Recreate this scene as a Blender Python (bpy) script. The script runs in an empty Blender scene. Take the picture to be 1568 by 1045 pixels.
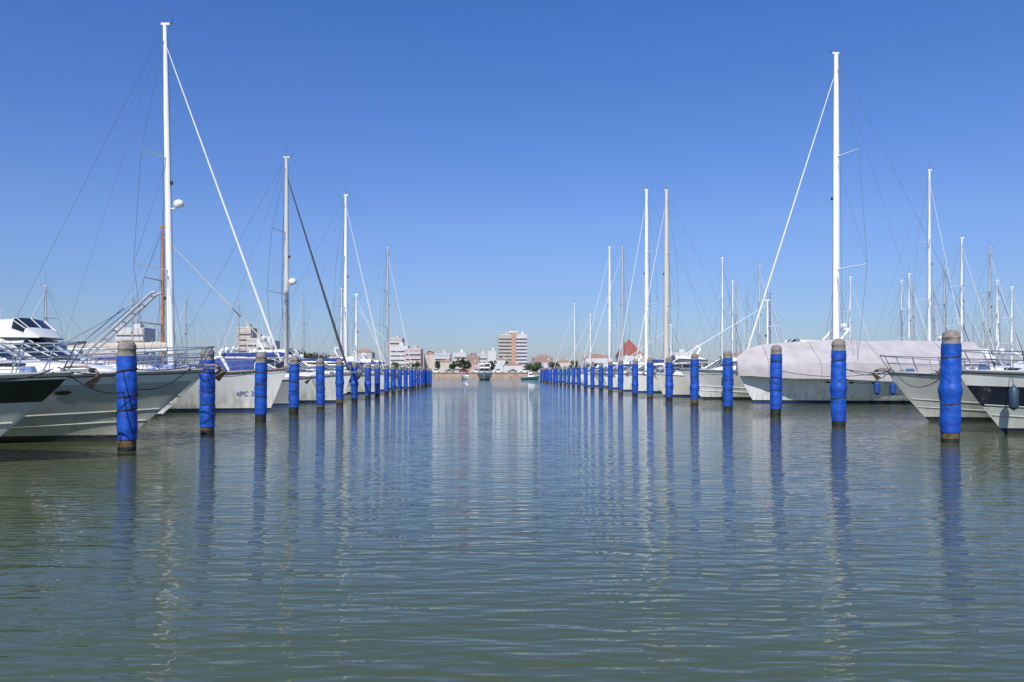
import bpy, math, random
from mathutils import Vector, Matrix
R = random.Random(7)
scene = bpy.context.scene
SUN_EL, SUN_AZ = 46.0, 196.0

# ------------------------------------------------------------------ materials
MATS = {}
def mat(name, col, rough=0.5, metal=0.0, var=0.08, scale=3.0, bump=0.0, bscale=20.0, ior=1.5, col2=None, stain=False):
    if name in MATS: return MATS[name]
    m = bpy.data.materials.new(name); m.use_nodes = True
    nt = m.node_tree; N = nt.nodes; L = nt.links
    b = N['Principled BSDF']
    b.inputs['Roughness'].default_value = rough
    b.inputs['Metallic'].default_value = metal
    b.inputs['IOR'].default_value = ior
    tc = N.new('ShaderNodeTexCoord')
    nz = N.new('ShaderNodeTexNoise'); nz.inputs['Scale'].default_value = scale; nz.inputs['Detail'].default_value = 5
    L.new(tc.outputs['Object'], nz.inputs['Vector'])
    cr = N.new('ShaderNodeValToRGB')
    cr.color_ramp.elements[0].position = 0.3; cr.color_ramp.elements[1].position = 0.7
    a = [max(0, c*(1-var)) for c in col]; c2 = col2 or [min(1, c*(1+var)) for c in col]
    cr.color_ramp.elements[0].color = (*a, 1); cr.color_ramp.elements[1].color = (*c2, 1)
    L.new(nz.outputs['Fac'], cr.inputs['Fac']); out = cr.outputs['Color']
    if stain:   # weathering: vertical dirt streaks, stronger toward the waterline
        mp = N.new('ShaderNodeMapping'); mp.inputs['Scale'].default_value = (3.5,3.5,0.35)
        ns = N.new('ShaderNodeTexNoise'); ns.inputs['Scale'].default_value = 1.0; ns.inputs['Detail'].default_value = 4
        L.new(tc.outputs['Object'], mp.inputs['Vector']); L.new(mp.outputs['Vector'], ns.inputs['Vector'])
        r1 = N.new('ShaderNodeMapRange'); r1.inputs['From Min'].default_value=0.42; r1.inputs['From Max'].default_value=0.72
        L.new(ns.outputs['Fac'], r1.inputs['Value'])
        sp = N.new('ShaderNodeSeparateXYZ'); L.new(tc.outputs['Object'], sp.inputs[0])
        r2 = N.new('ShaderNodeMapRange'); r2.inputs['From Min'].default_value=0.15; r2.inputs['From Max'].default_value=1.6; r2.inputs['To Min'].default_value=0.75; r2.inputs['To Max'].default_value=0.14
        L.new(sp.outputs['Z'], r2.inputs['Value'])
        mm = N.new('ShaderNodeMath'); mm.operation='MULTIPLY'; L.new(r1.outputs[0], mm.inputs[0]); L.new(r2.outputs[0], mm.inputs[1])
        mx = N.new('ShaderNodeMix'); mx.data_type='RGBA'; L.new(mm.outputs[0], mx.inputs['Factor']); L.new(out, mx.inputs[6]); mx.inputs[7].default_value=(0.33,0.31,0.22,1)
        out = mx.outputs[2]
    L.new(out, b.inputs['Base Color'])
    if bump > 0:
        n2 = N.new('ShaderNodeTexNoise'); n2.inputs['Scale'].default_value = bscale; n2.inputs['Detail'].default_value = 4
        L.new(tc.outputs['Object'], n2.inputs['Vector'])
        bp = N.new('ShaderNodeBump'); bp.inputs['Strength'].default_value = 0.6; bp.inputs['Distance'].default_value = bump
        L.new(n2.outputs['Fac'], bp.inputs['Height']); L.new(bp.outputs['Normal'], b.inputs['Normal'])
    MATS[name] = m
    return m
mat('gelcoat', (0.79,0.79,0.76), 0.22, var=0.05, scale=1.2)
mat('hull_white', (0.79,0.79,0.76), 0.16, var=0.05, scale=1.2, stain=True)
mat('hull_shade', (0.46,0.48,0.45), 0.12, var=0.08, scale=1.2, stain=True)  # darker copy of hull_white: shadow under the bow flare painted into the colour
mat('gelcoat_cream', (0.60,0.58,0.51), 0.25, var=0.05, scale=1.2)
mat('gelcoat_grey', (0.30,0.32,0.32), 0.2, var=0.06, scale=1.2)
mat('deck_white', (0.64,0.64,0.60), 0.6, var=0.08, scale=6)
mat('navy', (0.015,0.02,0.035), 0.15, var=0.2)
mat('dark_green', (0.010,0.022,0.022), 0.15, var=0.2)
mat('antifoul', (0.02,0.025,0.022), 0.8, var=0.3)
mat('antifoul_blue', (0.02,0.05,0.16), 0.8, var=0.3)
mat('glass', (0.015,0.02,0.025), 0.05, var=0.1)
mat('steel', (0.62,0.63,0.64), 0.22, metal=1.0, var=0.03)
mat('alu_white', (0.80,0.80,0.78), 0.3, var=0.03)
mat('alu_cream', (0.58,0.55,0.47), 0.35, var=0.04)
mat('alu_grey', (0.5,0.5,0.5), 0.4, metal=0.3, var=0.04)
mat('wire', (0.22,0.22,0.23), 0.4, metal=0.5)
mat('rope_dark', (0.03,0.035,0.05), 0.9)
mat('anchor', (0.2,0.15,0.10), 0.6, metal=0.4, var=0.4, scale=15)
mat('canvas_cover', (0.41,0.385,0.39), 0.85, var=0.12, scale=1.0, bump=0.10, bscale=1.6)
mat('canvas_blue', (0.02,0.05,0.22), 0.85, var=0.15, bump=0.02, bscale=6)
mat('canvas_cream', (0.50,0.45,0.36), 0.85, var=0.1, bump=0.02, bscale=6)
mat('canvas_dark', (0.05,0.055,0.07), 0.85, var=0.2, bump=0.02, bscale=6)
mat('sail', (0.72,0.72,0.70), 0.7, var=0.05)
mat('wood_mast', (0.45,0.17,0.05), 0.4, var=0.2)
mat('teak', (0.30,0.18,0.09), 0.7, var=0.2, scale=8)
mat('fender_blue', (0.02,0.06,0.25), 0.4)
mat('fender_dark', (0.03,0.06,0.10), 0.5)
mat('pile_blue', (0.005,0.062,0.39), 0.52, var=0.3, scale=2.5, col2=(0.010,0.10,0.53), bump=0.06, bscale=5)
mat('pile_cap', (0.21,0.19,0.165), 0.85, var=0.45, scale=9, bump=0.02)
mat('pile_weed', (0.015,0.015,0.012), 0.6, var=0.5, scale=9, bump=0.03)
mat('pile_wood', (0.10,0.068,0.024), 0.6, var=0.6, scale=9, bump=0.02)
mat('concrete', (0.38,0.35,0.31), 0.85, var=0.2, scale=0.7, bump=0.01)
mat('quay_stone', (0.38,0.28,0.21), 0.9, var=0.25, scale=0.5, bump=0.03)
mat('ground', (0.20,0.19,0.15), 0.95, var=0.3, scale=0.02)
mat('foliage', (0.045,0.07,0.032), 0.8, var=0.5, scale=0.35, col2=(0.09,0.12,0.055))
mat('bark', (0.10,0.07,0.05), 0.9)
mat('w_white', (0.54,0.54,0.54), 0.8, var=0.06, scale=0.3)
mat('w_cream', (0.51,0.47,0.40), 0.8, var=0.06, scale=0.3)
mat('w_beige', (0.43,0.40,0.35), 0.8, var=0.06, scale=0.3)
mat('w_orange', (0.45,0.28,0.20), 0.8, var=0.1, scale=0.3)
mat('w_pink', (0.45,0.35,0.33), 0.8, var=0.06, scale=0.3)
mat('w_brown', (0.29,0.23,0.20), 0.8, var=0.1, scale=0.3)
mat('w_grey', (0.42,0.43,0.44), 0.8, var=0.06, scale=0.3)
mat('roof_tile', (0.30,0.19,0.15), 0.85, var=0.25, scale=1.5)
mat('red_tile', (0.26,0.08,0.065), 0.85, var=0.3, scale=0.8)
mat('win', (0.14,0.155,0.17), 0.15, var=0.4, scale=0.3)
mat('turquoise', (0.02,0.22,0.22), 0.3)
mat('rubber', (0.02,0.02,0.02), 0.8)
mat('car_red', (0.35,0.02,0.02), 0.25); mat('car_grey', (0.25,0.26,0.28), 0.25)
mat('lettering', (0.05,0.12,0.35), 0.5)

# ------------------------------------------------------------------ mesh builder
class MB:
    def __init__(s): s.v=[]; s.f=[]; s.m=[]; s.sl=[]
    def mi(s,n):
        if n not in s.sl: s.sl.append(n)
        return s.sl.index(n)
    def face(s,idx,m): s.f.append(tuple(idx)); s.m.append(s.mi(m))
    def grid(s,pts,mf,closed=False):
        base=len(s.v); ni=len(pts); nj=len(pts[0])
        for r in pts: s.v.extend([tuple(p) for p in r])
        for i in range(ni-1):
            for j in range(nj if closed else nj-1):
                j2=(j+1)%nj
                s.face((base+i*nj+j, base+(i+1)*nj+j, base+(i+1)*nj+j2, base+i*nj+j2), mf(i,j) if callable(mf) else mf)
        return base
    def tube(s,pts,r,m,n=6,caps=True,flat=1.0):
        pts=[Vector(p) for p in pts]
        if not isinstance(r,(list,tuple)): r=[r]*len(pts)
        rows=[]; up=None
        for i,p in enumerate(pts):
            t=(pts[min(i+1,len(pts)-1)]-pts[max(i-1,0)])
            if t.length<1e-6: t=Vector((0,0,1))
            t.normalize()
            if up is None:
                up=Vector((0,0,1)) if abs(t.z)<0.9 else Vector((1,0,0))
            a=t.cross(up)
            if a.length<1e-4: a=t.cross(Vector((0,1,0)))
            a.normalize(); b=a.cross(t).normalized(); up=b
            rows.append([p+(a*math.cos(2*math.pi*k/n)*flat+b*math.sin(2*math.pi*k/n))*r[i] for k in range(n)])
        base=s.grid(rows,m,closed=True)
        if caps:
            s.face([base+k for k in range(n)],m)
            e=base+(len(rows)-1)*n
            s.face([e+n-1-k for k in range(n)],m)
    def box(s,c,d,m,rz=0.0,taper=1.0):
        x,y,z=c; a,b,h=d[0]/2,d[1]/2,d[2]/2; base=len(s.v)
        cr,sr=math.cos(rz),math.sin(rz)
        for zz,k in ((-h,1.0),(h,taper)):
            for (px,py) in ((-a*k,-b*k),(a*k,-b*k),(a*k,b*k),(-a*k,b*k)):
                s.v.append((x+px*cr-py*sr,y+px*sr+py*cr,z+zz))
        for q in ((0,3,2,1),(4,5,6,7),(0,1,5,4),(1,2,6,5),(2,3,7,6),(3,0,4,7)): s.face([base+i for i in q],m)
    def revolve(s,prof,c,m,n=12):
        rows=[[(c[0]+r*math.cos(2*math.pi*k/n),c[1]+r*math.sin(2*math.pi*k/n),c[2]+z) for k in range(n)] for (r,z) in prof]
        s.grid(rows,m,closed=True)
    def obj(s,name,parent=None,loc=(0,0,0),rz=0.0,sharp=35,smooth=True):
        me=bpy.data.meshes.new(name); me.from_pydata(s.v,[],s.f)
        for n in s.sl: me.materials.append(MATS[n])
        me.polygons.foreach_set('material_index',s.m)
        if smooth:
            me.polygons.foreach_set('use_smooth',[True]*len(s.f))
            me.update()
            try: me.set_sharp_from_angle(angle=math.radians(sharp))
            except Exception: pass
        me.update()
        o=bpy.data.objects.new(name,me); scene.collection.objects.link(o)
        o.location=loc; o.rotation_euler=(0,0,rz)
        if parent: o.parent=parent
        return o
def empty(name,loc,rz=0.0):
    e=bpy.data.objects.new(name,None); e.location=loc; e.rotation_euler=(0,0,rz); e.empty_display_size=0.5
    scene.collection.objects.link(e); return e
def catenary(a,b,sag,n=12):
    a=Vector(a);b=Vector(b); out=[]
    for i in range(n+1):
        t=i/n; p=a.lerp(b,t); p.z-=sag*4*t*(1-t); out.append(p)
    return out

# ------------------------------------------------------------------ hulls
class Hull:
    def __init__(h,L,B,zb,zs,rake,kind='motor'):
        h.L,h.B,h.zb,h.zs,h.rake,h.kind=L,B,zb,zs,rake,kind
        h.zk=-0.5
        if kind=='motor': h.p,h.q,h.sm,h.st,h.e0,h.e1=2.0,0.8,0.6,0.92,1.5,0.3
        else: h.p,h.q,h.sm,h.st,h.e0,h.e1=1.8,0.92,0.6,0.72,0.85,0.42
    def b(h,s):
        t=min(1,s/h.sm); v=(1-(1-t)**h.p)**h.q if t>0 else 0
        if s>h.sm: v*=1-(1-h.st)*((s-h.sm)/(1-h.sm))**2
        return v*h.B/2
    def zsh(h,s): return h.zs+(h.zb-h.zs)*(1-s)**1.7
    def P(h,s,f,side,out=0.0):
        e=h.e0+(h.e1-h.e0)*min(1,s/0.5)**0.8
        zt=h.zsh(s); z=h.zk+(zt-h.zk)*f
        x=-h.L*s-h.rake*max(0,1-f)**1.15*(1-s)**2
        return Vector((x,side*(h.b(s)*f**e+out),z))
    def Pz(h,s,z,side,out=0.0):
        return h.P(s,(z-h.zk)/(h.zsh(s)-h.zk),side,out)
    def fx(h,x): return min(1,max(0,-x/h.L))
def build_hull(h,mb,ns=26,body='hull_white',anti='antifoul',boot='navy',stripe=None,sr=(6,8),rub='gelcoat_grey',rails=True,low=None,lr=6):
    nf=11
    S=[(i/ns)**1.35 for i in range(ns+1)]
    for side in (-1,1):
        rows=[]
        for s in S:
            zt=h.zsh(s)
            zl=[h.zk,0.05,0.12,0.22]+[0.22+(zt-0.22)*(k/nf) for k in range(1,nf+1)]
            rows.append([h.Pz(s,z,side) for z in zl])
        def mf(i,j):
            if j==0: return anti
            if j==1: return anti
            if j==2: return boot
            if stripe and sr[0]<=j-3<sr[1]: return stripe
            if low and j-3<lr: return low  # lower rows take the colour with the flare shadow painted in
            return body
        mb.grid(rows if side==-1 else [r[::-1] for r in rows], mf if side==-1 else (lambda i,j:mf(i,len(rows[0])-2-j)))
        mb.tube([h.P(s,1,side,0.02)+Vector((0,0,-0.03)) for s in S],0.045,rub,n=6)
        if h.kind=='motor' and ns>30:
            mb.tube([h.P(s,0.955,side,0.012) for s in S],0.014,'rubber',n=5)
        if rails and h.kind=='motor':
            for fr in (0.42,0.55):
                mb.tube([h.P(s,fr-0.12*s,side,0.01) for s in S[1:-4]],0.022,low or body,n=5)
    deck=[]
    for s in S:
        a=h.P(s,1,-1); c=h.P(s,1,1); b=h.b(s); row=[]
        for k in range(7):
            t=k/6; p=a.lerp(c,t); p.z+=0.06*b*(1-(2*t-1)**2)-0.01; row.append(p)
        deck.append(row)
    mb.grid(deck,lambda i,j:'deck_white')
    fs=[k/6 for k in range(7)]
    L1=[h.P(1,f,-1) for f in fs]; L2=[h.P(1,f,1) for f in fs]
    mb.grid([L1,L2],body)
def porthole(h,mb,s,f,side,w=0.22,hh=0.09):
    p=h.P(s,f,side); ds=(h.P(s+0.01,f,side)-p).normalized(); df=(h.P(s,min(1,f+0.02),side)-p).normalized()
    n=ds.cross(df).normalized()
    if n.y*side<0: n=-n
    c=p+n*0.012; N=12
    for (k,m,o) in ((1.25,'steel',0.0),(1.0,'glass',0.006)):
        base=len(mb.v)
        for i in range(N):
            a=2*math.pi*i/N; mb.v.append(tuple(c+n*o+ds*math.cos(a)*w*k+df*math.sin(a)*hh*k))
        idx=[base+i for i in range(N)]
        mb.face(idx if side<0 else idx[::-1],m)
SEC=[(1,0),(0.97,0.42),(0.88,0.86),(0.72,1.0),(0,1.06),(-0.72,1.0),(-0.88,0.86),(-0.97,0.42),(-1,0)]
def cabin(h,mb,st,flag,body='gelcoat',base=None):
    rows=[]
    for (x,w,hh) in st:
        z0=(h.zsh(h.fx(x))-0.02) if base is None else base
        rows.append([Vector((x,w*a,z0+hh*b)) for a,b in SEC])
    def mf(i,j):
        f=flag[i]
        if f=='w' and 1<=j<=6: return 'glass'
        if f=='s' and j in (1,6): return 'glass'
        return body
    mb.grid(rows,mf)
    b=len(mb.v); mb.v.extend([tuple(p) for p in rows[-1]]); mb.face([b+k for k in range(9)],body)
    for i,f in enumerate(flag):
        if f in('w','s'):
            js=(1,2,3,4,5,6,7)
            for j in (js if f=='w' else ()):
                mb.tube([rows[i][j],rows[i+1][j]],0.028,body,n=4)
            for (j,k) in ((1,2),(7,6)):
                mb.tube([rows[i+1][j],rows[i+1][k]],0.03,body,n=4)
def anchor(h,mb):
    z=h.zb
    mb.box((0.12,0,z+0.02),(0.75,0.16,0.07),'steel')
    mb.tube([(0.5,-0.1,z+0.02),(0.5,0.1,z+0.02)],0.06,'rubber',n=8)
    mb.tube([(-0.2,0,z+0.1),(0.35,0,z+0.12),(0.62,0,z-0.02),(0.55,0,z-0.32)],0.035,'anchor',n=6)
    b=len(mb.v)
    for p in ((0.80,0,z-0.02),(0.38,-0.2,z-0.28),(0.50,0,z-0.42),(0.38,0.2,z-0.28),(0.45,0,z-0.18)): mb.v.append(p)
    for q in ((0,1,2),(0,2,3),(0,4,1),(0,3,4),(1,4,2),(4,3,2)): mb.face([b+i for i in q],'anchor')
def rails(h,mb,s1,hh=0.7,n=7,pul=0.35,mid=True,r=0.018):
    for side in (-1,1):
        top=[];md=[]
        for k in range(n+1):
            s=0.012+(s1-0.012)*k/n
            p=h.P(s,1,side,-0.07); p.z+=0.0
            lean=0.10*(1-k/n)
            q=p+Vector((pul*(1-k/n)**2,side*lean,hh*(1.0 if k<n else 0.55)))
            mb.tube([p,q],r,'steel',n=5); top.append(q); md.append(p.lerp(q,0.55))
        if side==-1: Tp=top[0]
        mb.tube(top+[h.P(s1+0.035,1,side,-0.07)],r*1.25,'steel',n=5)
        if mid: mb.tube(md,r*0.7,'steel',n=4)
        if side==1:
            mb.tube([Tp,(Tp.x+0.12,0,Tp.z+0.02),top[0]],r*1.25,'steel',n=5)
def dome(mb,c,r=0.3,m='gelcoat'):
    mb.revolve([(0.0,-r*0.55),(r*0.75,-r*0.55),(r,-r*0.2),(r,r*0.2),(r*0.8,r*0.6),(r*0.45,r*0.85),(0.01,r*0.95)],c,m,n=12)
def fender(mb,p,m,l=0.6,r=0.13,top=None):
    x,y,z=p
    mb.revolve([(0.01,-l/2-0.06),(r*0.6,-l/2),(r,-l/2+0.1),(r,l/2-0.1),(r*0.6,l/2),(0.02,l/2+0.1)],p,m,n=10)
    if top: mb.tube([(x,y,z+l/2),top],0.012,'rope_dark',n=4)

def motor_yacht(loc,rz,L=14,B=4.3,zb=2.35,zs=1.7,rake=3.2,style='hardtop',stripe=None,sr=(6,8),body='hull_white',
                cover=None,ns=22,fenders=(),nm='motor_yacht',anti='antifoul',detail=True,ants=2,low=None,lr=6,gangway=False):
    E=empty(nm,loc,rz); h=Hull(L,B,zb,zs,rake,'motor'); k=L/14.0
    mb=MB(); build_hull(h,mb,ns,body=body,stripe=stripe,sr=sr,anti=anti,low=low,lr=lr)
    if detail:
        for side in (-1,1):
            for s in (0.22,0.30,0.40,0.50): porthole(h,mb,s,0.78,side,0.24,0.085)
    mb.obj('hull',E)
    m=MB(); hw=B/2
    if style=='open':
        st=[(-2.2*k,0.2,0.02),(-3.0*k,hw*0.38,0.28),(-4.4*k,hw*0.58,0.46),(-5.8*k,hw*0.70,0.55),(-6.3*k,hw*0.76,0.62),(-7.9*k,hw*0.80,1.35),(-8.1*k,hw*0.80,1.38),(-8.7*k,hw*0.82,1.0),(-11.5*k,hw*0.84,0.75),(-13.0*k,hw*0.82,0.55)]
        fl=['','','s','','w','','s','','']
        cabin(h,m,st,fl)
        z=zs+0.7
        m.tube([(-10.2*k,-hw*0.85,z),(-10.9*k,-hw*0.8,z+1.0),(-11.3*k,-hw*0.55,z+1.45),(-11.3*k,hw*0.55,z+1.45),(-10.9*k,hw*0.8,z+1.0),(-10.2*k,hw*0.85,z)],0.13,'gelcoat',n=8,flat=1.6)
        tz=z+1.55; tx=-11.3*k
    else:
        st=[(-2.2*k,0.2,0.02),(-3.0*k,hw*0.38,0.30),(-4.4*k,hw*0.58,0.50),(-5.8*k,hw*0.70,0.62),(-6.2*k,hw*0.76,0.72),(-7.9*k,hw*0.80,1.75),(-9.3*k,hw*0.82,1.95),(-10.8*k,hw*0.82,2.0),(-12.0*k,hw*0.8,1.92),(-12.1*k,hw*0.78,1.75)]
        fl=['','','s','','w','s','s','s','']
        cabin(h,m,st,fl); z=zs+1.95; tz=z+0.25; tx=-10.5*k
        if style=='fly':
            z0=zs+1.9
            st=[(-7.4*k,hw*0.5,0.05),(-7.9*k,hw*0.68,0.5),(-8.4*k,hw*0.74,0.95),(-8.6*k,hw*0.75,0.9),(-11.8*k,hw*0.78,0.75),(-12.6*k,hw*0.78,0.5)]
            cabin(h,m,st,['','w','','',''],base=z0)
            m.tube([(-11.0*k,-hw*0.78,z0+0.6),(-11.8*k,-hw*0.7,z0+1.7),(-11.8*k,hw*0.7,z0+1.7),(-11.0*k,hw*0.78,z0+0.6)],0.11,'gelcoat',n=8,flat=1.6)
            tz=z0+1.85; tx=-11.8*k
    dome(m,(tx,hw*0.3,tz+0.2),0.26); 
    if ants>1: dome(m,(tx,-hw*0.3,tz+0.12),0.17)
    for i in range(ants): m.tube([(tx-0.1,(-0.45+0.9*i)*hw*0.9,tz-0.1),(tx-0.35,(-0.45+0.9*i)*hw,tz+1.6+0.5*i)],[0.018,0.008],'gelcoat',n=5)
    m.tube([(tx,0,tz-0.1),(tx,0,tz+0.8)],0.02,'steel',n=5)
    if cover:
        rows=[]
        for (x,zz) in ((-8.0*k,1.45),(-9.0*k,1.6),(-10.8*k,1.65),(-12.4*k,1.3),(-13.4*k,0.7)):
            z0=zs
            rows.append([Vector((x,hw*0.9*a,z0+0.35+zz*b)) for a,b in ((1,0),(0.95,0.5),(0.7,0.9),(0,1),(-0.7,0.9),(-0.95,0.5),(-1,0))])
        m.grid(rows,cover)
    zc=h.zsh(0.1); m.box((-1.0*k,0,zc+0.1),(0.35,0.28,0.2),'steel',taper=0.7)
    m.box((-3.9*k,0,h.zsh(0.28)+0.50),(0.6,0.6,0.06),'glass')
    for side in (-1,1):
        for s in (0.06,0.45,0.93):
            p=h.P(s,1,side,-0.16); m.tube([p+Vector((-0.12,0,0.07)),p+Vector((0.12,0,0.07))],0.02,'steel',n=5); m.tube([p,p+Vector((0,0,0.07))],0.025,'steel',n=5)
    m.obj('superstructure',E)
    r=MB(); rails(h,r,0.5,n=8 if detail else 6,pul=0.4); anchor(h,r)
    if gangway:   # hinged boarding gangway stowed raised at the bow
        for y in (-0.28,0.28):
            r.tube([(-4.2,y,zb+0.15),(-2.4,y,zb+1.75),(-0.9,y,zb+3.15),(-0.7,y,zb+3.2)],0.055,'alu_grey',n=6)
            r.tube([(-3.9,y,zb+0.95),(-2.0,y,zb+2.55)],0.02,'steel',n=5)
        for q in range(9):
            t=q/8; r.tube([(-4.1+3.1*t,-0.28,zb+0.25+2.8*t),(-4.1+3.1*t,0.28,zb+0.25+2.8*t)],0.03,'alu_grey',n=4)
        r.tube([(-1.0,0,zb+3.1),(-5.5,0,zb+0.6)],0.012,'wire',n=4)
    r.obj('guard_rail_and_anchor',E)
    fm=MB()
    for (s,side,col) in fenders:
        p=h.P(s,1,side,0.10); fender(fm,(p.x,p.y+side*0.05,p.z-0.95),col,l=0.75,r=0.16,top=(p.x,p.y-side*0.15,p.z+0.3))
    if fenders: fm.obj('fenders',E)
    return E,h

def sailing_yacht(loc,rz,L=14,B=4.0,zb=1.9,zs=1.35,rake=1.0,mast_x=-5.5,mast_z=18,body='hull_white',stripe=None,sr=(8,9),
                  mastm='alu_white',jib='sail',boomc='canvas_blue',radar=None,ns=20,tent=None,lean=0.0,mr=0.11,cabc='gelcoat',
                  fenders=(),anti='antifoul_blue',jr=0.05,spr=(0.38,0.66),hood=None,jf=0.95):
    E=empty('sailing_yacht',loc,rz); h=Hull(L,B,zb,zs,rake,'sail'); hw=B/2; k=L/14.0
    mb=MB(); build_hull(h,mb,ns,body=body,stripe=stripe,sr=sr,anti=anti,rub='teak' if body=='hull_white' else 'gelcoat')
    for side in (-1,1):
        for s in (0.3,0.38,0.46,0.54): porthole(h,mb,s,0.8,side,0.16,0.06)
    mb.obj('hull',E)
    m=MB()
    st=[(-2.6*k,0.25,0.03),(-3.4*k,hw*0.4,0.25),(-4.8*k,hw*0.58,0.42),(-6.5*k,hw*0.66,0.5),(-8.2*k,hw*0.68,0.55),(-9.4*k,hw*0.66,0.62),(-9.6*k,hw*0.6,0.5)]
    cabin(h,m,st,['','','s','s','s',''],body=cabc)
    for side in (-1,1): m.box((-11.2*k,side*hw*0.55,zs+0.2),(3.0*k,0.18,0.4),'gelcoat',taper=0.9)
    N=16; cx=-12.0*k
    m.tube([(cx,0.42*math.cos(2*math.pi*i/N),zs+0.9+0.42*math.sin(2*math.pi*i/N)) for i in range(N+1)],0.02,'steel',n=5)
    m.tube([(cx-0.1,0,zs),(cx-0.1,0,zs+0.9)],0.06,'gelcoat',n=6)
    if hood:
        rows=[]
        for (x,zz) in ((-8.6*k,0.5),(-9.0*k,1.15),(-9.9*k,1.35),(-10.1*k,1.3)):
            rows.append([Vector((x,hw*0.66*a,zs+0.3+zz*b)) for a,b in ((1,0),(0.95,0.6),(0.7,0.95),(0,1.03),(-0.7,0.95),(-0.95,0.6),(-1,0))])
        m.grid(rows,hood)
    m.obj('deckhouse',E)
    g=MB(); dz=h.zsh(h.fx(mast_x)); H=mast_z-dz
    def M(t): return Vector((mast_x-lean*t*H,0,dz+H*t))
    g.tube([M(t) for t in (0,0.3,0.6,0.8,0.92,1.0)],[mr,mr,mr*0.95,mr*0.85,mr*0.7,mr*0.62],mastm,n=10,flat=0.75)
    g.tube([M(1),M(1)+Vector((0,0,1.1))],0.016,'wire',n=4)
    g.tube([M(1)+Vector((-0.25,0,0.05)),M(1)+Vector((0.45,0,0.12)),M(1)+Vector((0.45,0,0.35))],0.02,'rubber',n=4)
    g.box(tuple(M(1)+Vector((0.05,0,0.05))),(0.5,0.14,0.12),mastm)
    chain=[Vector((mast_x-0.35,sd*hw*0.93,dz)) for sd in (-1,1)]
    for ci,sd in enumerate((-1,1)):
        tips=[]
        for i,t in enumerate(spr):
            w=hw*(0.95-0.25*i); tip=M(t)+Vector((-0.45*w,sd*w,0.08)); tips.append(tip)
            g.tube([M(t),tip],[0.045,0.028],mastm,n=5)
        g.tube([chain[ci]]+tips+[M(0.97)],0.014,'wire',n=4)
        g.tube([chain[ci]+Vector((-0.2,0,0)),M(spr[0])],0.011,'wire',n=4)
        g.tube([chain[ci]+Vector((0.5,0,0)),M(spr[0])],0.011,'wire',n=4)
        g.tube([tips[0],M(spr[1])],0.011,'wire',n=4)
    g.tube([M(0.04)+Vector((mr+0.06,0.03,0)),M(0.97)+Vector((mr*0.6+0.05,0.02,0))],0.011,'rope_dark',n=4)
    g.tube([M(0.03)+Vector((-mr-0.25,0.03,0)),M(0.99)+Vector((-mr*0.6-0.02,0.02,0))],0.009,'rope_dark',n=4)
    g.box(tuple(M(0.55)+Vector((mr+0.05,0,0))),(0.14,0.12,0.2),'rubber')
    a=Vector((-0.25,0,zb+0.25)); b=M(jf)
    n=10; pts=[a.lerp(b,i/n) for i in range(n+1)]
    g.tube(pts,[jr*0.6]+[jr*(1.15-0.75*i/n) for i in range(1,n)]+[0.02],jib,n=7)
    g.revolve([(0.01,-0.1),(0.11,-0.08),(0.11,0.08),(0.01,0.1)],(-0.22,0,zb+0.3),'rubber',n=8)
    g.tube([M(1),(-L+0.2,0,zs+0.1)],0.010,'wire',n=4)
    bz=dz+1.5; bl=L*0.36
    g.tube([(mast_x-0.1,0,bz),(mast_x-bl,0,bz+0.05)],0.09,mastm,n=8)
    n=9
    g.tube([(mast_x-0.15-(bl-0.5)*i/n,0,bz+0.22-0.03*i/n+0.02*math.sin(i*2.2)) for i in range(n+1)],[0.16]+[0.25-0.012*i for i in range(1,n)]+[0.1],boomc,n=8,flat=0.7)
    g.tube([(mast_x-bl,0,bz+0.05),M(1)],0.007,'wire',n=4)
    if radar:
        rp=Vector((mast_x+0.45,0,radar)); g.tube([(mast_x,0,radar-0.25),(rp.x,0,radar-0.2)],0.04,mastm,n=5); dome(g,tuple(rp),0.3)
    g.obj('mast_and_rigging',E)
    r=MB(); rails(h,r,0.94,hh=0.62,n=12,pul=0.1,r=0.014); anchor(h,r)
    for sd in (-1,1):
        for (s,col) in [(f[0],f[2]) for f in fenders if f[1]==sd]:
            p=h.P(s,1,sd,0.25); fender(r,(p.x,p.y+sd*0.06,p.z-0.85),col,l=0.8,r=0.22,top=(p.x,p.y-sd*0.15,p.z+0.3))
    r.obj('guard_rail_and_anchor',E)
    if tent:
        t=MB(); rows=[]
        A=[1.0,0.985,0.96,0.86,0.72,0.56,0.4,0.24,0.1,0.0]; A=[-a for a in A]+A[::-1][1:]
        for i,(x,w,zr) in enumerate(tent['st']):
            z0=h.zsh(h.fx(x))-0.3; row=[]
            for kk,u in enumerate(A):
                a=abs(u); Hh=zr-z0
                if a>0.99: zz=z0+0.04*math.sin(i*1.7)
                elif a>0.97: zz=z0+Hh*0.22
                else: zz=z0+Hh*(0.42+0.58*(1-a/0.96)**0.85)
                if 0.1<a<0.9: zz-=0.06*(1+math.sin(i*2.3+kk*0.4))
                row.append(Vector((x,u*w*(1+0.012*math.sin(i*3)),zz)))
            rows.append(row)
        t.grid(rows,tent['m'])
        n=len(A); b=len(t.v); t.v.extend([tuple(p) for p in rows[0]]); t.face([b+k for k in range(n)],tent['m'])
        for i in range(2,len(rows)-1,2): t.tube([p+Vector((0,0,0.01)) for p in rows[i]],0.012,'canvas_dark',n=4)
        t.obj('canvas_cover',E,sharp=40)
    return E,h

def ropes(E,pairs,mats='rope_dark',r=0.016):
    m=MB()
    inv=(Matrix.Translation(E.location)@Matrix.Rotation(E.rotation_euler[2],4,'Z')).inverted()
    for (a,b,sag) in pairs:
        m.tube([inv@p for p in catenary(a,b,sag)],r,mats,n=5)
    m.obj('mooring_lines',E)

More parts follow.
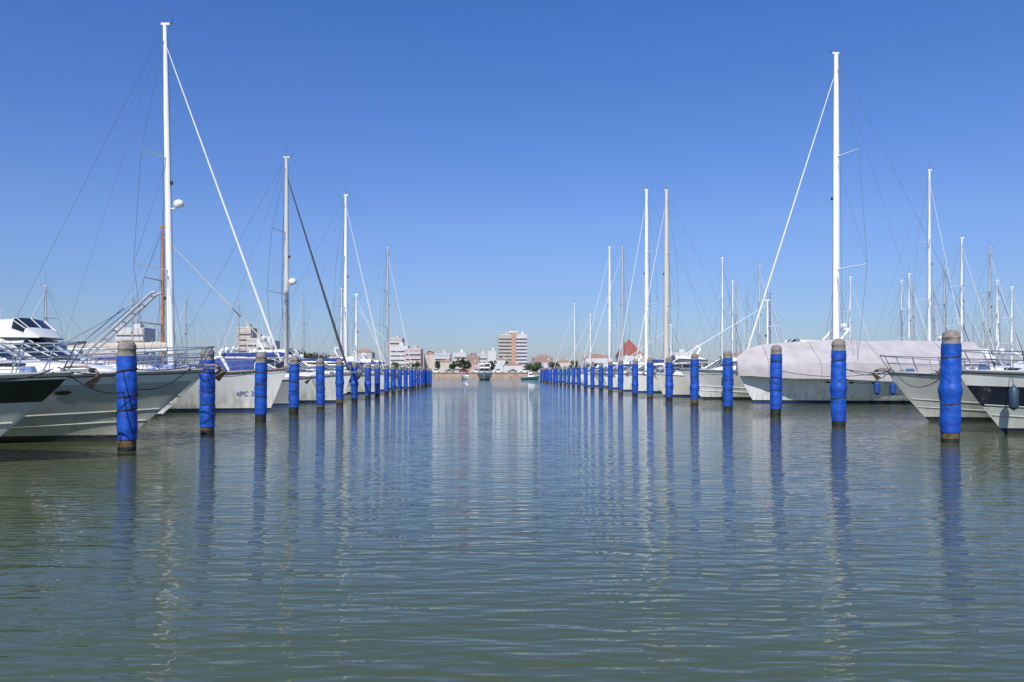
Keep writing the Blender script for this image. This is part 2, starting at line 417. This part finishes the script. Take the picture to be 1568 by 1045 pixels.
# ------------------------------------------------------------------ piles
def pile(x,y,H,r,seed,near):
    rr=random.Random(seed); m=MB(); n=28 if near else 14
    base='pile_wood' if rr.random()<0.35 else 'pile_weed'
    zb=0.22+0.2*rr.random(); zc=H-0.44-0.08*rr.random()
    lx,ly=rr.uniform(-.016,.016),rr.uniform(-.008,.008)
    def ring(z,rad,wob=0):
        return [(lx*z+ (rad*(1+wob*math.sin(3*a+z*2.3+seed)+wob*0.7*math.sin(7*a-z*5+seed*2)))*math.cos(a), ly*z+(rad*(1+wob*math.sin(3*a+z*2.3+seed)+wob*0.7*math.sin(7*a-z*5+seed*2)))*math.sin(a), z) for a in [2*math.pi*k/n for k in range(n)]]
    m.grid([ring(-1.5,r*0.93),ring(0.06,r*0.94,.01),ring(0.13,r*0.95,.01),ring(zb*0.7,r*0.95,.015),ring(zb+0.05,r*0.95,.01)],lambda i,j:'pile_weed' if i<(2 if base=='pile_wood' else 9) else base,closed=True)
    ties=sorted([zb+0.12, zb+0.35+(zc-zb)*0.2, zb+(zc-zb)*(0.5+0.1*rr.random()), zc-0.42, zc-0.1])
    rows=[]; nz=40 if near else 14
    bul=rr.uniform(0.2,0.5)*(zc-zb)+zb; ba=0.09*(rr.random()<0.4)
    for i in range(nz+1):
        z=zb+(zc-zb)*i/nz
        d=min(abs(z-t) for t in ties); rad=r*(1.0+0.05*min(1,d/0.15)+ba*math.exp(-((z-bul)/0.18)**2)*2.2+0.012*math.sin(z*17+seed))
        if i==0: rad*=0.97
        rows.append(ring(z,rad,0.020))
    m.grid(rows,'pile_blue',closed=True)
    m.grid([ring(zc-0.02,r*0.99),ring(zc+0.05,r*0.93,.01),ring(H-0.28,r*0.93,.01),ring(H-0.27,r*0.98),ring(H-0.17,r*0.93),ring(H-0.08,r*0.76),ring(H-0.02,r*0.48),ring(H,r*0.04)],'pile_cap',closed=True)
    for t in (ties[1:4] if near else ties[2:4]):
        for o in (0,0.03)[:2 if near else 1]:
            m.tube([(lx*t+r*1.03*math.cos(a),ly*t+r*1.03*math.sin(a),t+o+0.05*math.sin(a+seed)) for a in [2*math.pi*k/16 for k in range(17)]],0.015,'rope_dark',n=4)
    if near:
        for ph in (0,math.pi):
            m.tube([(lx*zb+r*1.07*math.cos(a),r*1.07*math.sin(a),zb+0.15+(zc-zb)*0.55*q) for q in [k/40 for k in range(41)] for a in [ph+q*math.pi*(1.6 if ph==0 else -1.6)]],0.009,'rope_dark',n=4)
    m.obj('mooring_pile',loc=(x,y,0),rz=rr.random()*6,sharp=50)
LX,RX=-10.1,14.75
LP=[(LX+R.uniform(-.08,.08),22.2+6.52*i) for i in range(20)]
RP=[(RX+R.uniform(-.1,.1),25.0+7.45*i) for i in range(25)]
for i,(x,y) in enumerate(LP): pile(x,y,3.15+R.uniform(-.04,.04),0.26,i+3,y<75)
for i,(x,y) in enumerate(RP): pile(x,y,3.6+R.uniform(-.06,.06),0.28,i+51,y<80)

# ------------------------------------------------------------------ left row boats (bows toward +X)
PI=math.pi
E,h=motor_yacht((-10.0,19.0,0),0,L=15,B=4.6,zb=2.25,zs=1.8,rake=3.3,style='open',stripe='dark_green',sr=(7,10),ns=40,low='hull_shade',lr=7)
ropes(E,[((-10.3,18.9,2.35),(-10.1,22.2,2.3),0.15),((-10.4,19.3,2.3),(-10.1,22.1,1.7),0.25),((-10.3,18.7,2.3),(-10.6,15.6,2.2),0.2)])
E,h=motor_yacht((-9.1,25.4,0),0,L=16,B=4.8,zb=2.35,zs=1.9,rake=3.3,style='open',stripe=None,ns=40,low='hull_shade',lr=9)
ropes(E,[((-9.4,25.2,2.45),(-10.1,22.2,2.35),0.1),((-9.4,25.5,2.45),(-10.1,28.7,2.4),0.1),((-9.4,25.6,2.4),(-10.1,28.7,2.0),0.25),((-9.4,25.1,2.4),(-10.1,22.4,1.8),0.3)])
E,h=motor_yacht((-12.6,32.0,0),0,L=14,B=4.4,zb=2.3,zs=1.8,rake=3.0,style='hardtop',ns=26,ants=2,gangway=True)
ropes(E,[((-12.8,32,2.4),(-10.1,28.7,2.2),0.3),((-12.8,32,2.4),(-10.1,35.2,2.3),0.3)])
E,h=motor_yacht((-13.6,38.5,0),0,L=14.5,B=4.5,zb=2.5,zs=2.0,rake=3.0,style='fly',ns=26,ants=3)
ropes(E,[((-13.8,38.5,2.5),(-10.1,35.2,2.4),0.3),((-13.8,38.5,2.5),(-10.1,41.8,2.4),0.3)])
E,h=sailing_yacht((-11.4,45.0,0),0,L=17.5,B=4.8,zb=2.5,zs=1.7,rake=1.2,mast_x=-6.6,mast_z=22.2,mr=0.17,radar=11.9,lean=0.018,jr=0.07,boomc='canvas_cream',jib='sail',spr=(0.30,0.62))
ropes(E,[((-11.6,45,2.5),(-10.1,41.8,2.4),0.15),((-11.6,45,2.5),(-10.1,48.3,2.4),0.15)])
tx=bpy.data.curves.new('registration_lettering','FONT'); tx.body='4PC 258'; tx.size=0.40; tx.extrude=0.0
to=bpy.data.objects.new('registration_lettering',tx); scene.collection.objects.link(to); to.parent=E
p=h.P(0.05,0.5,-1); q=h.P(0.13,0.5,-1); u=h.P(0.09,0.62,-1); mm_=h.P(0.09,0.5,-1)
X=(p-q).normalized(); Y=(u-mm_); Z=X.cross(Y).normalized(); Y=Z.cross(X).normalized()
to.matrix_local=Matrix.Translation(q+Z*0.035)@Matrix((X,Y,Z)).transposed().to_4x4(); tx.materials.append(MATS['lettering'])
sailing_yacht((-12.2,51.6,0),0,L=13,B=3.9,zb=1.9,zs=1.4,mast_x=-9.0,mast_z=11.8,mastm='wood_mast',body='gelcoat_grey',boomc='canvas_blue',hood='canvas_blue',jib='canvas_cream')
E,h=sailing_yacht((-9.9,58.2,0),0,L=14.5,B=4.2,zb=2.2,zs=1.5,mast_x=-4.8,mast_z=18.2,mastm='alu_cream',jib='canvas_dark',jr=0.10,radar=9.0,mr=0.16,boomc='canvas_blue',jf=0.93,lean=0.002)
motor_yacht((-11.8,64.8,0),0,L=12,B=4.0,zb=2.2,zs=1.7,rake=2.5,style='open',cover='canvas_blue',detail=False)
motor_yacht((-11.3,71.2,0),0,L=13,B=4.2,zb=2.3,zs=1.8,rake=2.5,style='hardtop',stripe='navy',detail=False)
motor_yacht((-12.0,78.0,0),0,L=12,B=4.0,zb=2.3,zs=1.8,rake=2.5,style='fly',detail=False)
sailing_yacht((-10.6,84.6,0),0,L=15,B=4.3,zb=2.2,zs=1.6,mast_x=-4.4,mast_z=21.4,mr=0.18,jib='sail',jr=0.06)
for i in range(10):
    y=91.1+6.52*i
    if i==4: sailing_yacht((-10.5,y,0),0,L=15,B=4.3,zb=2.2,zs=1.6,mast_x=-4.0,mast_z=21.0,mr=0.18,mastm='alu_grey')
    elif i in(1,7): sailing_yacht((-11.5,y,0),0,L=12,B=3.8,zb=2,zs=1.5,mast_x=-4.5-9*(i==7),mast_z=17 if i==7 else 12,mr=0.13)
    else: motor_yacht((-11.3-R.random(),y,0),0,L=11+2*R.random(),B=4,zb=2.3,zs=1.8,rake=2.4,style=R.choice(['open','hardtop','fly']),detail=False,ns=14,stripe=R.choice([None,'navy']),cover=R.choice([None,'canvas_blue','canvas_cream']) )
for (x,y,mz) in ((-45.7,120,13.7),(-40.8,130,13.8),(-37,160,17.8),(-42,75,10.5),(-44,98,12)):
    sailing_yacht((x-4.5,y,0),PI,L=12,B=3.8,mast_x=-4.5,mast_z=mz,mr=0.09,mastm='alu_grey',ns=14)
for y in (40,48,56,66,86,108,142): motor_yacht((-45.5+R.uniform(-1,1),y,0),PI,L=13,B=4.2,style=R.choice(['fly','hardtop']),detail=False,ns=14)

# ------------------------------------------------------------------ right row boats (bows toward -X)
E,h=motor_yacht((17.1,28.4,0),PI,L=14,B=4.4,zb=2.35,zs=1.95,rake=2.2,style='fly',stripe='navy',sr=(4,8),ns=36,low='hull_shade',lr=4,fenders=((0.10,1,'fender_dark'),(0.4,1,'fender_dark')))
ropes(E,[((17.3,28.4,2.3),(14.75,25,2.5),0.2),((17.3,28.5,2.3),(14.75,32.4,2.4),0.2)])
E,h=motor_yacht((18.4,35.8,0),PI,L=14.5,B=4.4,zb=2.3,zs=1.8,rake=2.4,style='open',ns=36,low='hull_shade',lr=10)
ropes(E,[((18.6,35.8,2.35),(14.75,32.4,2.5),0.3),((18.6,35.8,2.35),(14.75,32.4,2.1),0.45),((18.6,35.9,2.3),(14.75,39.9,2.4),0.3),((18.6,35.7,2.35),(14.75,25.0,2.2),0.6)])
tent={'m':'canvas_cover','st':[(0.1,0.3,3.4),(-0.6,0.8,4.0),(-1.8,1.4,4.35),(-3.4,1.95,4.5),(-5.2,2.4,4.6),(-7.3,2.7,4.72),(-9.5,2.78,4.6),(-12,2.78,4.66),(-14.5,2.7,4.62),(-17.5,2.5,4.55)]}
E,h=sailing_yacht((18.9,58.4,0),PI,L=19.5,B=5.2,zb=2.3,zs=1.8,rake=1.5,mast_x=-7.3,mast_z=26.0,mr=0.25,mastm='alu_white',tent=tent,jr=0.07,spr=(0.33,0.68),boomc='sail',
    fenders=((0.46,1,'fender_blue'),(0.515,1,'fender_blue'),(0.57,1,'fender_blue')))
ropes(E,[((19.2,58.4,2.3),(14.75,54.8,2.5),0.3),((19.2,58.4,2.3),(14.75,62.2,2.5),0.3)])
E,h=motor_yacht((16.4,66,0),PI,L=16,B=4.8,zb=2.6,zs=2.2,rake=2.5,style='fly',ns=26,fenders=((0.2,1,'fender_dark'),(0.24,1,'fender_dark')))
sailing_yacht((16.0,73.4,0),PI,L=13,B=4,mast_x=-10.5,mast_z=9,zb=2.2,zs=1.7,body='gelcoat_cream',hood='canvas_dark',boomc='canvas_dark')
motor_yacht((17.0,80.9,0),PI,L=13,B=4.2,style='hardtop',detail=False,cover='canvas_cream')
sailing_yacht((16.6,88.3,0),PI,L=14,B=4.2,zb=2.2,zs=1.6,mast_x=-3.9,mast_z=22.8,mastm='alu_cream',mr=0.27,boomc='canvas_dark')
sailing_yacht((15.9,95.8,0),PI,L=15,B=4.4,zb=2.2,zs=1.6,mast_x=-3.9,mast_z=24.6,mr=0.24,jib='sail')
motor_yacht((17.0,103.2,0),PI,L=13,B=4.2,style='fly',detail=False)
sailing_yacht((16.8,110.6,0),PI,L=13,B=4,mast_x=-9.5,mast_z=9)
motor_yacht((17.0,118.1,0),PI,L=13,B=4.2,style='hardtop',detail=False)
motor_yacht((17.0,125.5,0),PI,L=12,B=4.2,style='open',detail=False,cover='canvas_cream')
sailing_yacht((16.7,133,0),PI,L=15,B=4.4,zb=2.2,zs=1.6,mast_x=-6.7,mast_z=23.8,mr=0.2,mastm='alu_grey')
sailing_yacht((17.0,140.4,0),PI,L=15,B=4.4,zb=2.2,zs=1.6,mast_x=-5.4,mast_z=24.8,mr=0.22)
for i in range(8):
    y=147.9+7.45*i
    if i in(3,7): sailing_yacht((17,y,0),PI,L=14,B=4.2,mast_x=-6,mast_z=20-5*(i==3),mr=0.13,ns=14)
    else: motor_yacht((17+R.random(),y,0),PI,L=12+2*R.random(),B=4.2,style=R.choice(['open','hardtop','fly']),detail=False,ns=14,cover=R.choice([None,'canvas_cream']))
for (x,y,mz,mr_,mm) in ((51.1,90,25.5,.17,'alu_white'),(54.8,90,17.7,.13,'alu_white'),(60.6,94,17.2,.12,'alu_grey'),(74,110,14.3,.12,'alu_white'),(58.7,100,15.9,.1,'alu_grey'),
        (65,120,17.4,.12,'alu_white'),(66.5,125,17,.1,'alu_white'),(70,128,16.6,.09,'alu_grey'),(56,120,16.9,.13,'alu_white'),(46,131,20.4,.12,'alu_cream'),(45.5,150,24.3,.16,'alu_white'),
        (50,158,20.9,.16,'alu_white'),(54,168,21.4,.12,'alu_grey'),(51,140,16.4,.08,'wire'),(62,185,21,.1,'alu_grey'),(72,118,15,.1,'alu_white'),(78,136,17,.1,'alu_grey'),(80,122,14,.1,'alu_white'),
        (68,104,14.5,.1,'alu_white'),(84,132,15.5,.1,'alu_cream')):
    sailing_yacht((x+4.8,y,0),0,L=13,B=4,mast_x=-4.8,mast_z=mz,mr=mr_,mastm=mm,ns=14,jib=R.choice(['sail','canvas_blue','sail']))
for y in (44,52,60,68,76): motor_yacht((56+R.uniform(-1,1),y,0),0,L=14,B=4.4,style=R.choice(['fly','open','hardtop']),detail=False,ns=14)

motor_yacht((0,258,0),-PI/2,L=13,B=5.4,zb=2.6,zs=2.0,style='fly',detail=False)
mb=MB(); h=Hull(6.5,2.6,1.3,0.9,0.6,'sail'); build_hull(h,mb,16,body='turquoise'); 
cabin(h,mb,[(-1.6,0.4,0.1),(-2.0,0.8,0.8),(-2.4,0.85,1.4),(-3.8,0.85,1.45),(-4.0,0.8,1.3)],['','s','s',''])
mb.obj('fishing_boat',loc=(19.0,270,0),rz=0)
mb=MB(); h=Hull(6.0,2.4,1.2,0.9,0.6,'sail'); build_hull(h,mb,16,body='gelcoat'); cabin(h,mb,[(-1.6,0.4,0.1),(-2.0,0.8,0.6),(-2.4,0.85,1.1),(-3.4,0.85,1.15),(-3.6,0.8,1.0)],['','w','s',''])
mb.obj('small_boat',loc=(-6,300,0),rz=-1.2)

# ------------------------------------------------------------------ jetties, quay, ground
def jetty(x0,x1,y0,y1):
    m=MB(); m.box(((x0+x1)/2,(y0+y1)/2,1.05),(x1-x0,y1-y0,0.3),'concrete')
    m.box((x0+0.12,(y0+y1)/2,1.24),(0.2,y1-y0-0.2,0.08),'teak'); m.box((x1-0.12,(y0+y1)/2,1.24),(0.2,y1-y0-0.2,0.08),'teak')
    y=y0+2
    while y<y1:
        for x in (x0+0.4,x1-0.4): m.tube([(x,y,-1.5),(x,y,0.9)],0.2,'concrete',n=8)
        m.box(((x0+x1)/2,y+3,1.7),(0.3,0.3,1.0),'gelcoat',taper=0.8)
        y+=7
    m.obj('jetty',smooth=False)
jetty(-30.6,-28.9,10,165); jetty(38.6,40.6,10,215)
m=MB()
m.box((0,331.0,0.6),(1600,2.0,3.6),'quay_stone'); m.box((0,330.9,2.52),(1600,2.4,0.24),'concrete')
for i in range(-40,41): m.tube([(i*8,331,2.6),(i*8,331,2.85),(i*8,331,3.0)],[0.14,0.12,0.2],'rubber',n=8)
for i in range(-30,31): m.box((i*10,329.8,1.0),(0.5,0.35,2.4),'concrete')
m.obj('quay_wall',smooth=False)
m=MB(); N=12
m.grid([[(-6000+12000*j/N,332+5000*(i/N)**2,2.55) for j in range(N+1)] for i in range(N+1)],'ground'); m.obj('ground',smooth=False)

# water
wm=bpy.data.materials.new('water'); wm.use_nodes=True; nt=wm.node_tree; Nn=nt.nodes; Lk=nt.links
b=Nn['Principled BSDF']; b.inputs['Roughness'].default_value=0.02; b.inputs['IOR'].default_value=1.33
tc=Nn.new('ShaderNodeTexCoord')
def noise(sx,sy,scale,detail,rot=0.0,dist=0.0):
    mp=Nn.new('ShaderNodeMapping'); mp.inputs['Scale'].default_value=(sx,sy,1); mp.inputs['Rotation'].default_value=(0,0,rot)
    n=Nn.new('ShaderNodeTexNoise'); n.inputs['Scale'].default_value=scale; n.inputs['Detail'].default_value=detail; n.inputs['Distortion'].default_value=dist
    Lk.new(tc.outputs['Object'],mp.inputs['Vector']); Lk.new(mp.outputs['Vector'],n.inputs['Vector']); return n.outputs['Fac']
def math_(op,a,bv):
    n=Nn.new('ShaderNodeMath'); n.operation=op
    for i,v in enumerate((a,bv)):
        if isinstance(v,(int,float)): n.inputs[i].default_value=v
        else: Lk.new(v,n.inputs[i])
    return n.outputs[0]
n1=noise(1.3,5.2,1.0,0.8,0.04,0.6); n2=noise(3.2,11.0,1.0,0.8,-0.12,0.5); n3=noise(0.35,1.2,1.0,0.0,0.1)
patch=math_('ADD',math_('MULTIPLY',noise(0.06,0.14,1.0,2),1.5),0.25)
hsum=math_('ADD',math_('MULTIPLY',math_('ADD',math_('MULTIPLY',n1,0.56),math_('MULTIPLY',n2,0.15)),patch),math_('MULTIPLY',n3,0.42))
bp=Nn.new('ShaderNodeBump'); bp.inputs['Strength'].default_value=1.0; bp.inputs['Distance'].default_value=0.043
Lk.new(hsum,bp.inputs['Height']); Lk.new(bp.outputs['Normal'],b.inputs['Normal'])
cr=Nn.new('ShaderNodeValToRGB'); cr.color_ramp.elements[0].color=(0.058,0.079,0.033,1); cr.color_ramp.elements[1].color=(0.074,0.094,0.043,1)
Lk.new(noise(0.05,0.05,1.0,2),cr.inputs['Fac']); Lk.new(cr.outputs['Color'],b.inputs['Base Color'])
MATS['water']=wm
m=MB(); m.grid([[(-6000+12000*j/8,-200+5500*i/8,0) for j in range(9)] for i in range(9)],'water'); m.obj('water',smooth=False)

# ------------------------------------------------------------------ buildings
def building(name,x,y,w,d,h,fl,bays,wall,roof='flat',balc=None,z0=2.55,trim='w_white',rz=0.0):
    m=MB(); fh=h/fl; bw=w/bays
    m.box((0,d/2,h/2),(w,d,h),'win')
    for i in range(fl+1):
        t=fh*0.42 if 0<i<fl else fh*0.3
        m.box((0,d/2,min(max(i*fh,t/2),h-t/2)+(0.0)),(w+0.5,d+0.5,t),wall)
    for j in range(bays+1):
        m.box((-w/2+j*bw,d/2,h/2-0.01),(bw*0.42 if 0<j<bays else bw*0.3,d+0.4,h-0.04),wall)
    nb=max(2,int(d/bw))
    for j in range(nb+1): m.box((0,j*d/nb,h/2-0.02),(w+0.4,(d/nb)*0.45,h-0.05),wall)
    if balc:
        for i in range(1,fl):
            m.box((0,-0.85,i*fh),(w*0.96,1.3,0.18),trim)
            m.box((0,-1.48,i*fh+0.5),(w*0.96,0.06,0.9),balc)
    if roof=='flat':
        m.box((0,d/2,h+0.25),(w+0.9,d+0.9,0.5),trim)
        m.box((w*0.12,d/2,h+1.6),(w*0.25,d*0.4,2.4),wall)
    elif roof=='red':
        b=len(m.v); e=0.9; hr=7.2
        for p in ((-w/2-e,-e,h),(w/2+e,-e,h),(w/2+e,d+e,h),(-w/2-e,d+e,h),(-w*0.3,d*0.3,h+hr*0.6),(w*0.3,d*0.3,h+hr*0.6),(w*0.3,d*0.7,h+hr*0.6),(-w*0.3,d*0.7,h+hr*0.6),(0,d/2,h+hr)): m.v.append(p)
        for q in ((0,1,5,4),(1,2,6,5),(2,3,7,6),(3,0,4,7),(4,5,8),(5,6,8),(6,7,8),(7,4,8),(3,2,1,0)): m.face([b+k for k in q],'red_tile')
        m.tube([(0,d/2,h+hr-0.2),(0,d/2,h+hr+2)],0.08,'wire',n=5)
    else:
        b=len(m.v); e=0.7
        for p in ((-w/2-e,-e,h),(w/2+e,-e,h),(w/2+e,d+e,h),(-w/2-e,d+e,h),(-w/2+d*0.4,d/2,h+d*0.22),(w/2-d*0.4,d/2,h+d*0.22)): m.v.append(p)
        for q in ((0,1,5,4),(1,2,5),(2,3,4,5),(3,0,4),(3,2,1,0)): m.face([b+k for k in q],'roof_tile')
        m.box((w*0.2,d*0.45,h+d*0.2),(0.8,0.8,1.6),wall)
    return m.obj(name,loc=(x,y,z0),rz=rz,smooth=False)
E=empty('apartment_tower',(20.5,600,2.55))
for (xx,w,wall,hh) in ((-4.9,10.5,'w_beige',29.0),(7.6,8.5,'w_white',29.0)):
    o=building('tower_wing',xx,0,w,14,hh,11,5,wall,balc=wall,z0=0); o.parent=E
mm=MB(); mm.box((1.8,6,15.4),(3.4,15,30.8),'w_orange'); mm.box((1.8,6,31.6),(7,6,1.6),'w_white'); mm.tube([(1.8,6,32.4),(1.8,6,36)],0.12,'wire',n=5)
mm.obj('stair_shaft',E,smooth=False)
BL=[('hotel',-57,520,11,14,17.5,6,4,'w_white','flat','w_white'),('hotel',-63.5,560,9,12,24.5,8,3,'w_beige','flat','w_white'),('hotel',-47,515,10,14,15.5,5,4,'w_pink','flat','w_white'),
('apartment_block',-37,530,7,12,12.5,4,3,'w_cream','tile',None),('apartment_block',-28,520,10,12,12.5,4,4,'w_grey','flat','w_white'),('apartment_block',-17.5,560,9,14,14,5,4,'w_white','flat','w_cream'),
('apartment_block',-8,540,8,12,11.0,4,3,'w_brown','tile',None),('hotel',-2,575,7,12,13.5,5,3,'w_cream','flat','w_white'),('apartment_block',5.0,520,5,8,14.2,5,2,'w_white','flat',None),
('house',11,500,7,9,8,3,3,'w_white','tile',None),('apartment_block',42,560,13,12,10.5,4,5,'w_brown','tile',None),('house',53,520,9,9,7,2,4,'w_cream','tile',None),
('apartment_block',-78,500,12,12,13,4,5,'w_beige','tile',None),('house',-92,480,12,10,9,3,4,'w_cream','tile',None),('apartment_block',-123,420,8,12,18,6,3,'w_beige','flat','w_white'),
('hotel',-112,400,8,12,16.0,5,3,'w_white','flat','w_white'),('hotel',-138,450,7.5,12,25.5,8,3,'w_cream','flat','w_pink'),('hotel',-181,400,14,13,22.5,7,5,'w_white','flat','w_cream'),
('apartment_block',70,480,16,12,9,3,6,'w_white','tile',None),('apartment_block',95,500,18,12,11,4,6,'w_cream','tile',None),('hotel',130,520,14,12,13,5,5,'w_white','flat','w_white'),
('apartment_block',170,520,20,12,11,4,7,'w_pink','tile',None),('apartment_block',215,500,18,12,12,4,6,'w_cream','flat','w_white'),('hotel',260,480,16,12,14,5,6,'w_white','flat','w_cream'),
('house',-22,430,9,8,5.5,2,3,'w_cream','tile',None),('house',-7,440,8,8,5,2,3,'w_pink','tile',None),('beach_kiosk',14,380,9,6,3.4,1,4,'w_white','tile',None),('house',33,420,8,8,5.5,2,3,'w_white','tile',None),
('apartment_block',-235,430,16,12,13,4,6,'w_cream','tile',None),('apartment_block',-210,430,14,12,11,4,5,'w_pink','flat','w_white'),
('red_roofed_pavilion',64.8,348,8.6,8.6,7.8,2,3,'w_white','red',None)]
for B_ in BL:
    building(B_[0],B_[1],B_[2],B_[3],B_[4],B_[5],B_[6],B_[7],B_[8],roof=B_[9],balc=B_[10])

m=MB()
def tree(x,y,hh,rad,n):
    m.tube([(x,y,2.5),(x+0.2,y,2.5+hh*0.3),(x,y+0.1,2.5+hh*0.6)],[0.3,0.22,0.1],'bark',n=6)
    cl=[]
    for c in range(8):
        a=R.random()*6.28; q=R.random()*rad*0.65; cl.append((x+q*math.cos(a),y+q*math.sin(a),2.5+hh*(0.42+0.42*R.random()),rad*(0.35+0.25*R.random())))
        m.tube([(x,y,2.5+hh*0.3),cl[-1][:3]],[0.14,0.04],'bark',n=4)
    for k in range(n):
        cx,cy,cz,cr_=cl[k%8]; v=Vector((R.gauss(0,1),R.gauss(0,1),R.gauss(0,0.8))).normalized()*cr_*(0.5+0.6*R.random())
        c=Vector((cx,cy,cz))+v; s=0.22+0.3*R.random()
        a=Vector((R.gauss(0,1),R.gauss(0,1),R.gauss(0,1))).normalized(); b_=a.orthogonal().normalized(); b=len(m.v)
        for (i,j) in ((-1,-1),(1,-1),(1,1),(-1,1)): m.v.append(tuple(c+a*s*i+b_*s*j*0.8))
        m.face((b,b+1,b+2,b+3),'foliage')
for i in range(70):
    x=R.uniform(-260,300); 
    tree(x,R.uniform(355,470),R.uniform(4,7.5),R.uniform(2,3.6),150)
for x in (-62,-50,-40,-34,-15,3,12,24,27,31,36,45,52,-75,-82,-100,-88): tree(x,R.uniform(350,400),R.uniform(4,6.5),R.uniform(2,3),220)
for x in (-98,-94,-90,-85,-104): tree(x,R.uniform(400,430),R.uniform(11,13),R.uniform(4,5),300)
m.obj('distant_trees',smooth=False)

def car(x,y,col,rz=0):
    c=MB(); prof=[(-2.1,0.55,0.8,0.8),(-2.0,0.35,0.85,0.85),(-1.3,0.3,0.95,0.88),(-0.9,0.3,1.35,0.7),(0.3,0.3,1.45,0.68),(1.0,0.3,0.98,0.86),(1.9,0.32,0.85,0.85),(2.15,0.5,0.65,0.78)]
    rows=[[(px,-0.85,z0),(px,-0.87,min(z1,0.85)),(px,-w,z1),(px,w,z1),(px,0.87,min(z1,0.85)),(px,0.85,z0)] for (px,z0,z1,w) in prof]
    c.grid(rows,lambda i,j:'glass' if (2<=i<=4 and j in(1,3)) or (i in(2,4) and j==2) else col)
    for wx in (-1.35,1.35):
        for wy in (-0.8,0.8): c.tube([(wx,wy-0.1,0.32),(wx,wy+0.1,0.32)],0.32,'rubber',n=12)
    c.obj('parked_car',loc=(x,y,2.56),rz=rz)
for (x,c) in ((-21,'gelcoat'),(-15,'car_grey'),(-9,'car_red'),(-3.5,'gelcoat'),(6,'gelcoat'),(12,'car_grey'),(17,'gelcoat'),(26,'car_red')): car(x,336+R.random(),c,R.choice([0,PI]))
def lamp(x,y):
    c=MB(); c.tube([(0,0,0),(0,0,7),(0.3,0,7.6),(1.2,0,7.8)],[0.1,0.07,0.05,0.04],'wire',n=6); c.box((1.3,0,7.76),(0.6,0.25,0.12),'alu_grey'); c.obj('street_lamp',loc=(x,y,2.55))
for x in range(-90,120,22): lamp(x,334)

# ------------------------------------------------------------------ light, sky, camera
w=bpy.data.worlds.new('World'); scene.world=w; w.use_nodes=True; nt=w.node_tree
sky=nt.nodes.new('ShaderNodeTexSky'); sky.sky_type='NISHITA'; sky.sun_disc=False
sky.sun_elevation=math.radians(SUN_EL); sky.sun_rotation=math.radians(SUN_AZ)
sky.altitude=0; sky.air_density=1.0; sky.dust_density=0.4; sky.ozone_density=3.0
tcw=nt.nodes.new('ShaderNodeTexCoord'); sx=nt.nodes.new('ShaderNodeSeparateXYZ'); rp=nt.nodes.new('ShaderNodeValToRGB')
nt.links.new(tcw.outputs['Generated'],sx.inputs[0]); nt.links.new(sx.outputs['Z'],rp.inputs['Fac'])
el_=rp.color_ramp.elements
def c4(r,g,b): return (r/2.5,g/2.5,b/2.5,1)
el_[0].position=0.0; el_[0].color=c4(.58,.63,.87)
el_[1].position=0.42; el_[1].color=c4(.54,.86,1.46)
e=el_.new(0.06); e.color=c4(.62,.72,1.00)
e=el_.new(0.18); e.color=c4(.72,.86,1.24)
e=el_.new(0.9); e.color=c4(.55,.85,1.4)
mu=nt.nodes.new('ShaderNodeVectorMath'); mu.operation='MULTIPLY'; s2=nt.nodes.new('ShaderNodeVectorMath'); s2.operation='SCALE'; s2.inputs['Scale'].default_value=2.5
nt.links.new(sky.outputs[0],mu.inputs[0]); nt.links.new(rp.outputs['Color'],mu.inputs[1]); nt.links.new(mu.outputs[0],s2.inputs[0])
nt.links.new(s2.outputs[0],nt.nodes['Background'].inputs[0]); nt.nodes['Background'].inputs[1].default_value=0.10
sl=bpy.data.lights.new('sun','SUN'); sl.energy=5.0; sl.angle=math.radians(0.5); sl.color=(1.0,0.95,0.88)
so=bpy.data.objects.new('sun',sl); scene.collection.objects.link(so)
az=math.radians(SUN_AZ); el=math.radians(SUN_EL)
d=Vector((math.sin(az)*math.cos(el),math.cos(az)*math.cos(el),math.sin(el)))
so.rotation_euler=d.to_track_quat('Z','Y').to_euler()
cd=bpy.data.cameras.new('camera'); co=bpy.data.objects.new('camera',cd); scene.collection.objects.link(co)
co.location=(0,0,2.2); co.rotation_euler=(math.radians(90),0,0); cd.lens=27.55; cd.sensor_width=36
cd.shift_x=0.0268; cd.shift_y=0.0316; cd.clip_start=0.1; cd.clip_end=9000
scene.camera=co
scene.view_settings.view_transform='Standard'; scene.view_settings.look='None'; scene.view_settings.exposure=0
